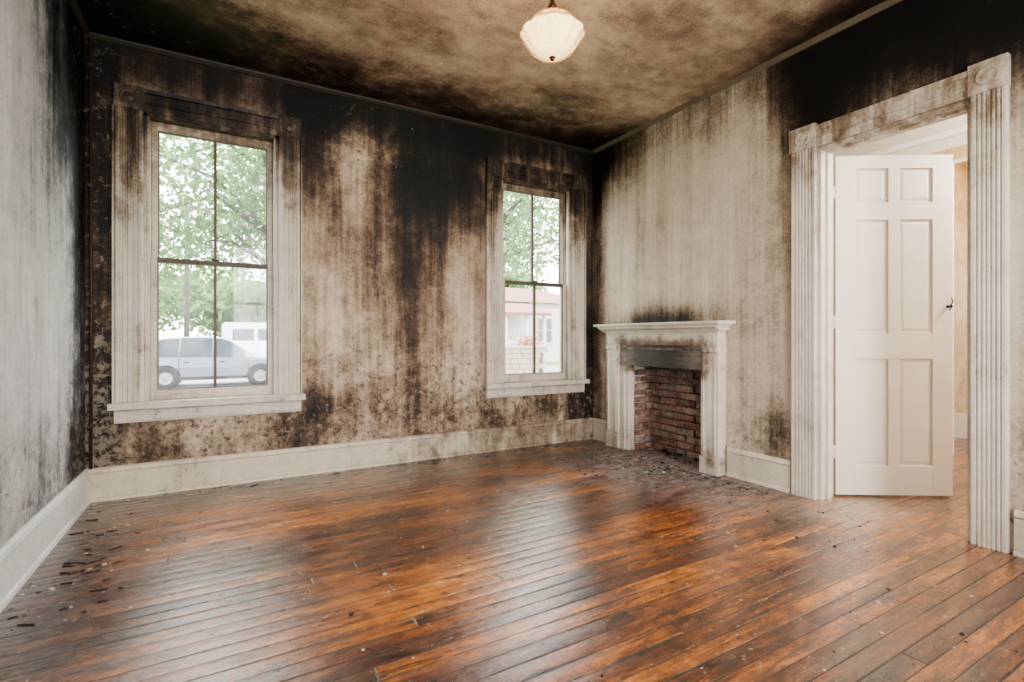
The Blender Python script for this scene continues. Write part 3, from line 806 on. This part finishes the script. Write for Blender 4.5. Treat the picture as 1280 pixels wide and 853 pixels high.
# car: lofted body
def car(name, cx, cy, paint):
    b = B(); b.M = Matrix.Translation((cx, cy, GZ))
    S = [(-2.15, 0.78, 0.70, 0.70, 0.55, 0.42), (-2.08, 0.98, 0.88, 0.80, 0.66, 0.30), (-1.95, 1.12, 0.96, 0.84, 0.66, 0.26), (-1.70, 1.46, 0.98, 0.87, 0.62, 0.24),
         (-1.45, 1.57, 0.98, 0.89, 0.63, 0.24), (-0.9, 1.62, 0.97, 0.90, 0.64, 0.24), (-0.3, 1.63, 0.96, 0.90, 0.64, 0.24), (0.2, 1.60, 0.95, 0.90, 0.63, 0.24),
         (0.45, 1.50, 0.95, 0.90, 0.62, 0.24), (0.85, 1.22, 0.95, 0.89, 0.66, 0.24), (1.15, 1.04, 0.94, 0.88, 0.72, 0.24), (1.6, 0.96, 0.88, 0.86, 0.70, 0.24), (1.95, 0.86, 0.78, 0.82, 0.64, 0.26), (2.12, 0.70, 0.62, 0.74, 0.55, 0.34)]
    rings = []
    for (x, top, belt, wb, wt, bot) in S:
        half = [(wb*0.85, bot), (wb*1.0, bot+0.12), (wb*1.03, (bot+belt)/2+0.05), (wb, belt), (wt, top-0.04), (wt*0.75, top)]
        ring = [(x, -w, z) for w, z in half] + [(x, w, z) for w, z in half[::-1]]
        rings.append(ring)
    n = 12
    vs = [p for r in rings for p in r]
    for j in range(len(S)-1):
        for i in range(n):
            k = (i+1) % n
            mat = 0
            xm = (S[j][0]+S[j+1][0])/2
            if i in (3, 7) and -1.8 < xm < 0.95: mat = 1
            if i in (4, 5, 6) and (0.3 < xm < 1.1 or -1.9 < xm < -1.6): mat = 1
            q = (j*n+i, j*n+k, (j+1)*n+k, (j+1)*n+i)
            b.add([vs[t] for t in q], [(0, 1, 2, 3)], mat, False)
    b.add(rings[0], [tuple(range(n))], 0); b.add(rings[-1], [tuple(range(n))], 0)
    for s in (-1, 1):
        for x in (-0.95, -0.05):
            b.tube([(x-0.03, s*0.905, 0.97), (x, s*0.65, 1.585)], [0.035, 0.03], 6, 0)
        for x in (-1.33, 1.30):
            b.lathe([(0.40, 0), (0.40, 0.035)], (x, s*0.90, 0.34), (0, s, 0), 24, 2)
            b.lathe([(0.20, -0.12), (0.33, -0.12), (0.335, 0.03), (0.30, 0.06), (0.21, 0.06), (0.20, 0.04)], (x, s*0.90, 0.335), (0, s, 0), 24, 2)
            b.lathe([(0.20, 0.0), (0.20, 0.055), (0.15, 0.045), (0.05, 0.05), (0.02, 0.065)], (x, s*0.91, 0.335), (0, s, 0), 12, 3, False)
        for x in (-0.98, 0.0, 0.95):
            b.box((x-0.006, s*0.925-0.006, 0.36), (x+0.006, s*0.925+0.006, 0.95), 2)
        for x in (-0.85, 0.12):
            b.box((x, s*0.93-0.01, 0.80), (x+0.14, s*0.93+0.015, 0.83), 2)
        b.box((-0.9, s*0.93-0.01, 0.27), (0.9, s*0.93+0.01, 0.34), 2)
        b.box((1.93, s*0.72-0.13, 0.62), (2.09, s*0.72+0.10, 0.76), 4)
        b.box((-2.12, s*0.70-0.10, 0.72), (-2.0, s*0.70+0.12, 0.90), 5)
        b.box((0.72, s*0.98-0.08, 0.98), (0.84, s*0.98+0.06, 1.10), 0)
    return b.build(name, [paint, simple_mat(name+'_glass', c(66, 74, 84), 0.1), simple_mat(name+'_tyre', c(30, 30, 32), 0.8), simple_mat(name+'_rim', c(150, 152, 156), 0.35, 0.6), simple_mat(name+'_headlamp', c(215, 215, 210), 0.2), simple_mat(name+'_taillamp', c(150, 30, 28), 0.3)])
car('car', -0.30, 19.6, simple_mat('silver_paint', c(124, 130, 142), 0.3, 0.3, var=0.03))

# white van parked further away
b = B(); b.M = Matrix.Translation((2.2, 31, GZ))
prof = [(-2.4, 0.35), (-2.4, 2.25), (-2.25, 2.4), (1.3, 2.4), (1.6, 2.3), (2.1, 1.45), (2.6, 1.25), (2.7, 0.9), (2.7, 0.35)]
b.extrude(prof, (0, -0.95, 0), (1, 0, 0), (0, 0, 1), (0, 1, 0), 1.9, 0)
for xa, xb in ((-1.9, -0.9), (-0.7, 0.3), (0.5, 1.45)):
    b.box((xa, -0.97, 1.45), (xb, -0.95, 2.05), 1)
for x in (-1.5, 1.7):
    for s in (-1, 1):
        b.lathe([(0.1, -0.1), (0.36, -0.1), (0.36, 0.05), (0.2, 0.05), (0.18, 0.02), (0.03, 0.03)], (x, s*0.93, 0.36), (0, s, 0), 20, 2)
b.build('van', [simple_mat('white_van_paint', c(216, 216, 218), 0.35, var=0.03), simple_mat('van_glass', c(60, 70, 80), 0.1), simple_mat('van_tyre', c(36, 36, 38), 0.8)])

# utility pole
b = B()
b.tube([(-1.9, 33, GZ), (-1.9, 33, 9)], [0.14, 0.10], 10, 0)
b.box((-3.0, 32.9, 8.2), (-0.8, 33.1, 8.35), 0)
for x in (-2.8, -2.2, -1.5, -1.0):
    b.lathe([(0.03, 0), (0.06, 0.06), (0.03, 0.16)], (x, 33, 8.35), (0, 0, 1), 8, 0)
b.build('utility_pole', [M_bark])

# house across the street
M_sid = simple_mat('white_clapboard', c(190, 184, 180), 0.7, var=0.05)
M_rroof = simple_mat('red_metal_roof', c(128, 70, 62), 0.6, var=0.12)
b = B()
hx0, hx1, hy0, hy1 = 12.2, 21.5, 27.0, 34.0
for i in range(20):
    z = GZ+0.5+i*0.17
    b.extrude([(0, 0), (0.025, 0), (0.008, 0.17), (0, 0.17)], (hx0, hy0, z), (0, -1, 0), (0, 0, 1), (1, 0, 0), hx1-hx0, 0)
b.box((hx0, hy0+0.001, GZ), (hx1, hy1, 3.4), 0)
b.add([(hx0-0.4, hy0-0.5, 3.3), (hx1+0.4, hy0-0.5, 3.3), (hx1+0.4, hy1+0.5, 3.3), (hx0-0.4, hy1+0.5, 3.3), (hx0+2, (hy0+hy1)/2, 4.6), (hx1-2, (hy0+hy1)/2, 4.6)],
      [(0, 1, 5, 4), (2, 3, 4, 5), (1, 2, 5), (3, 0, 4), (0, 3, 2, 1)], 1)
b.box((hx0-0.2, hy0-2.6, GZ), (16.2, hy0-0.03, GZ+0.5), 2)
b.add([(hx0-0.4, hy0-2.9, 2.5), (16.5, hy0-2.9, 2.5), (16.5, hy0-0.03, 3.35), (hx0-0.4, hy0-0.03, 3.35), (hx0-0.4, hy0-2.9, 2.36), (16.5, hy0-2.9, 2.36), (16.5, hy0-0.03, 3.2), (hx0-0.4, hy0-0.03, 3.2)],
      [(0, 1, 2, 3), (7, 6, 5, 4), (0, 4, 5, 1), (1, 5, 6, 2), (3, 2, 6, 7), (0, 3, 7, 4)], 1)
for x in (12.2, 13.6, 15.0, 16.2):
    b.box((x-0.09, hy0-2.6, GZ+0.5), (x+0.09, hy0-2.42, 2.37), 0)
b.box((hx0, hy0-2.58, GZ+1.3), (16.2, hy0-2.52, GZ+1.38), 0)
for i in range(30):
    x = hx0+0.1+i*0.135
    b.box((x, hy0-2.57, GZ+0.6), (x+0.04, hy0-2.53, GZ+1.3), 0)
b.box((14.2, hy0-0.06, GZ+0.5), (15.1, hy0-0.02, GZ+2.6), 3)
for x in (12.7, 17.4, 19.6):
    b.box((x-0.08, hy0-0.06, 0.7), (x+1.08, hy0-0.03, 2.4), 0); b.box((x, hy0-0.08, 0.78), (x+1.0, hy0-0.055, 2.32), 3)
    b.box((x, hy0-0.09, 1.52), (x+1.0, hy0-0.07, 1.58), 0)
b.build('neighbour_house', [M_sid, M_rroof, simple_mat('porch_floor', c(170, 160, 152), 0.8), simple_mat('house_window_glass', c(80, 86, 92), 0.2)])

# stone retaining wall
b = B()
z = GZ; r = 0
while z < 0.62:
    x = 7.0-(r % 2)*0.22
    while x < 12.0:
        w = random.uniform(0.35, 0.6)
        b.box((x, 18.6-random.uniform(0, 0.03), z), (x+w-0.02, 18.95, z+0.21))
        x += w
    z += 0.225; r += 1
b.box((6.8, 18.66, GZ), (12.3, 18.9, 0.62), 1)
b.box((6.7, 18.52, 0.62), (12.4, 19.0, 0.72))
b.build('stone_wall', [simple_mat('limestone', c(166, 154, 132), 0.9, var=0.18, scale=3), simple_mat('wall_mortar', c(90, 82, 72), 0.9)], bevel=0.012)
# red flowering bush
b = B(); rs = np.random.RandomState(11)
b.tube([(12.9, 21, GZ), (12.9, 21, 0.5)], [0.05, 0.03], 6, 0)
for i in range(7):
    a = i*0.9
    b.tube([(12.9, 21, GZ+0.2), (12.9+0.35*math.cos(a), 21+0.35*math.sin(a), 0.6)], [0.03, 0.01], 5, 0)
for i in range(900):
    p = np.array([12.9, 21, 0.55])+rs.normal(0, 1, 3)*np.array([0.3, 0.3, 0.32])
    u = rs.normal(0, 1, 3); u /= np.linalg.norm(u); w = np.cross(u, rs.normal(0, 1, 3)); w /= np.linalg.norm(w)
    b.add([p-u*0.06, p+w*0.04, p+u*0.06, p-w*0.04], [(0, 1, 2, 3)], 1 if rs.rand() < 0.6 else 2)
b.build('flowering_bush', [M_bark, leaf_mat('red_petals', c(170, 34, 34), c(206, 70, 70)), M_leaf], recalc=False)

# ------------------------------------------------------------------ lights
w = bpy.data.worlds.new('overcast_sky'); scene.world = w; w.use_nodes = True
bg = w.node_tree.nodes['Background']; bg.inputs[0].default_value = (0.96, 0.965, 1.0, 1); bg.inputs[1].default_value = 9.0

def area(name, loc, rot, sx, sy, e, col=(1, 1, 1), portal=False):
    l = bpy.data.lights.new(name, 'AREA'); l.shape = 'RECTANGLE'; l.size = sx; l.size_y = sy; l.energy = e; l.color = col
    if portal: l.cycles.is_portal = True
    o = bpy.data.objects.new(name, l); o.location = loc; o.rotation_euler = rot; COL.objects.link(o); return o
R = math.radians
for i, cx in enumerate((W1C, W2C)):
    area('window_portal', (cx, YB+0.22, 1.66), (R(-90), 0, 0), OPEN_W, 2.0, 1, portal=True)
for cx in (R1, R2):
    area('rear_fill_light', (cx, YF-0.35, 1.66), (R(90), 0, 0), 0.85, 2.0, 105, (1.0, 0.98, 0.95))  # fill light added outside the rear windows to brighten the room
def point(name, loc, e, col, r):
    l = bpy.data.lights.new(name, 'POINT'); l.energy = e; l.color = col; l.shadow_soft_size = r
    o = bpy.data.objects.new(name, l); o.location = loc; COL.objects.link(o)
point('pendant_bulb', (LX, LY, LZ+0.14), 28, (1.0, 0.76, 0.52), 0.045)
point('hall_fill_light', (4.9, 0.6, 2.6), 130, (1.0, 0.96, 0.90), 0.12)  # unseen point light added to brighten the hall, no fixture
point('far_room_fill_light', (6.4, 1.2, 2.4), 55, (1.0, 0.94, 0.85), 0.12)  # added fill for the far room, not a modelled lamp

# ------------------------------------------------------------------ camera
cam = bpy.data.cameras.new('camera'); co = bpy.data.objects.new('camera', cam); COL.objects.link(co)
cam.sensor_width = 36; cam.lens = 36*624/1280; cam.shift_y = -4.5/1280; cam.clip_start = 0.05; cam.clip_end = 300
co.location = (0, 0, 1.1); co.rotation_euler = (R(90), 0, -R(29.8))
scene.camera = co
scene.view_settings.view_transform = 'AgX'
scene.view_settings.look = 'AgX - Medium High Contrast'
scene.view_settings.exposure = 0.4
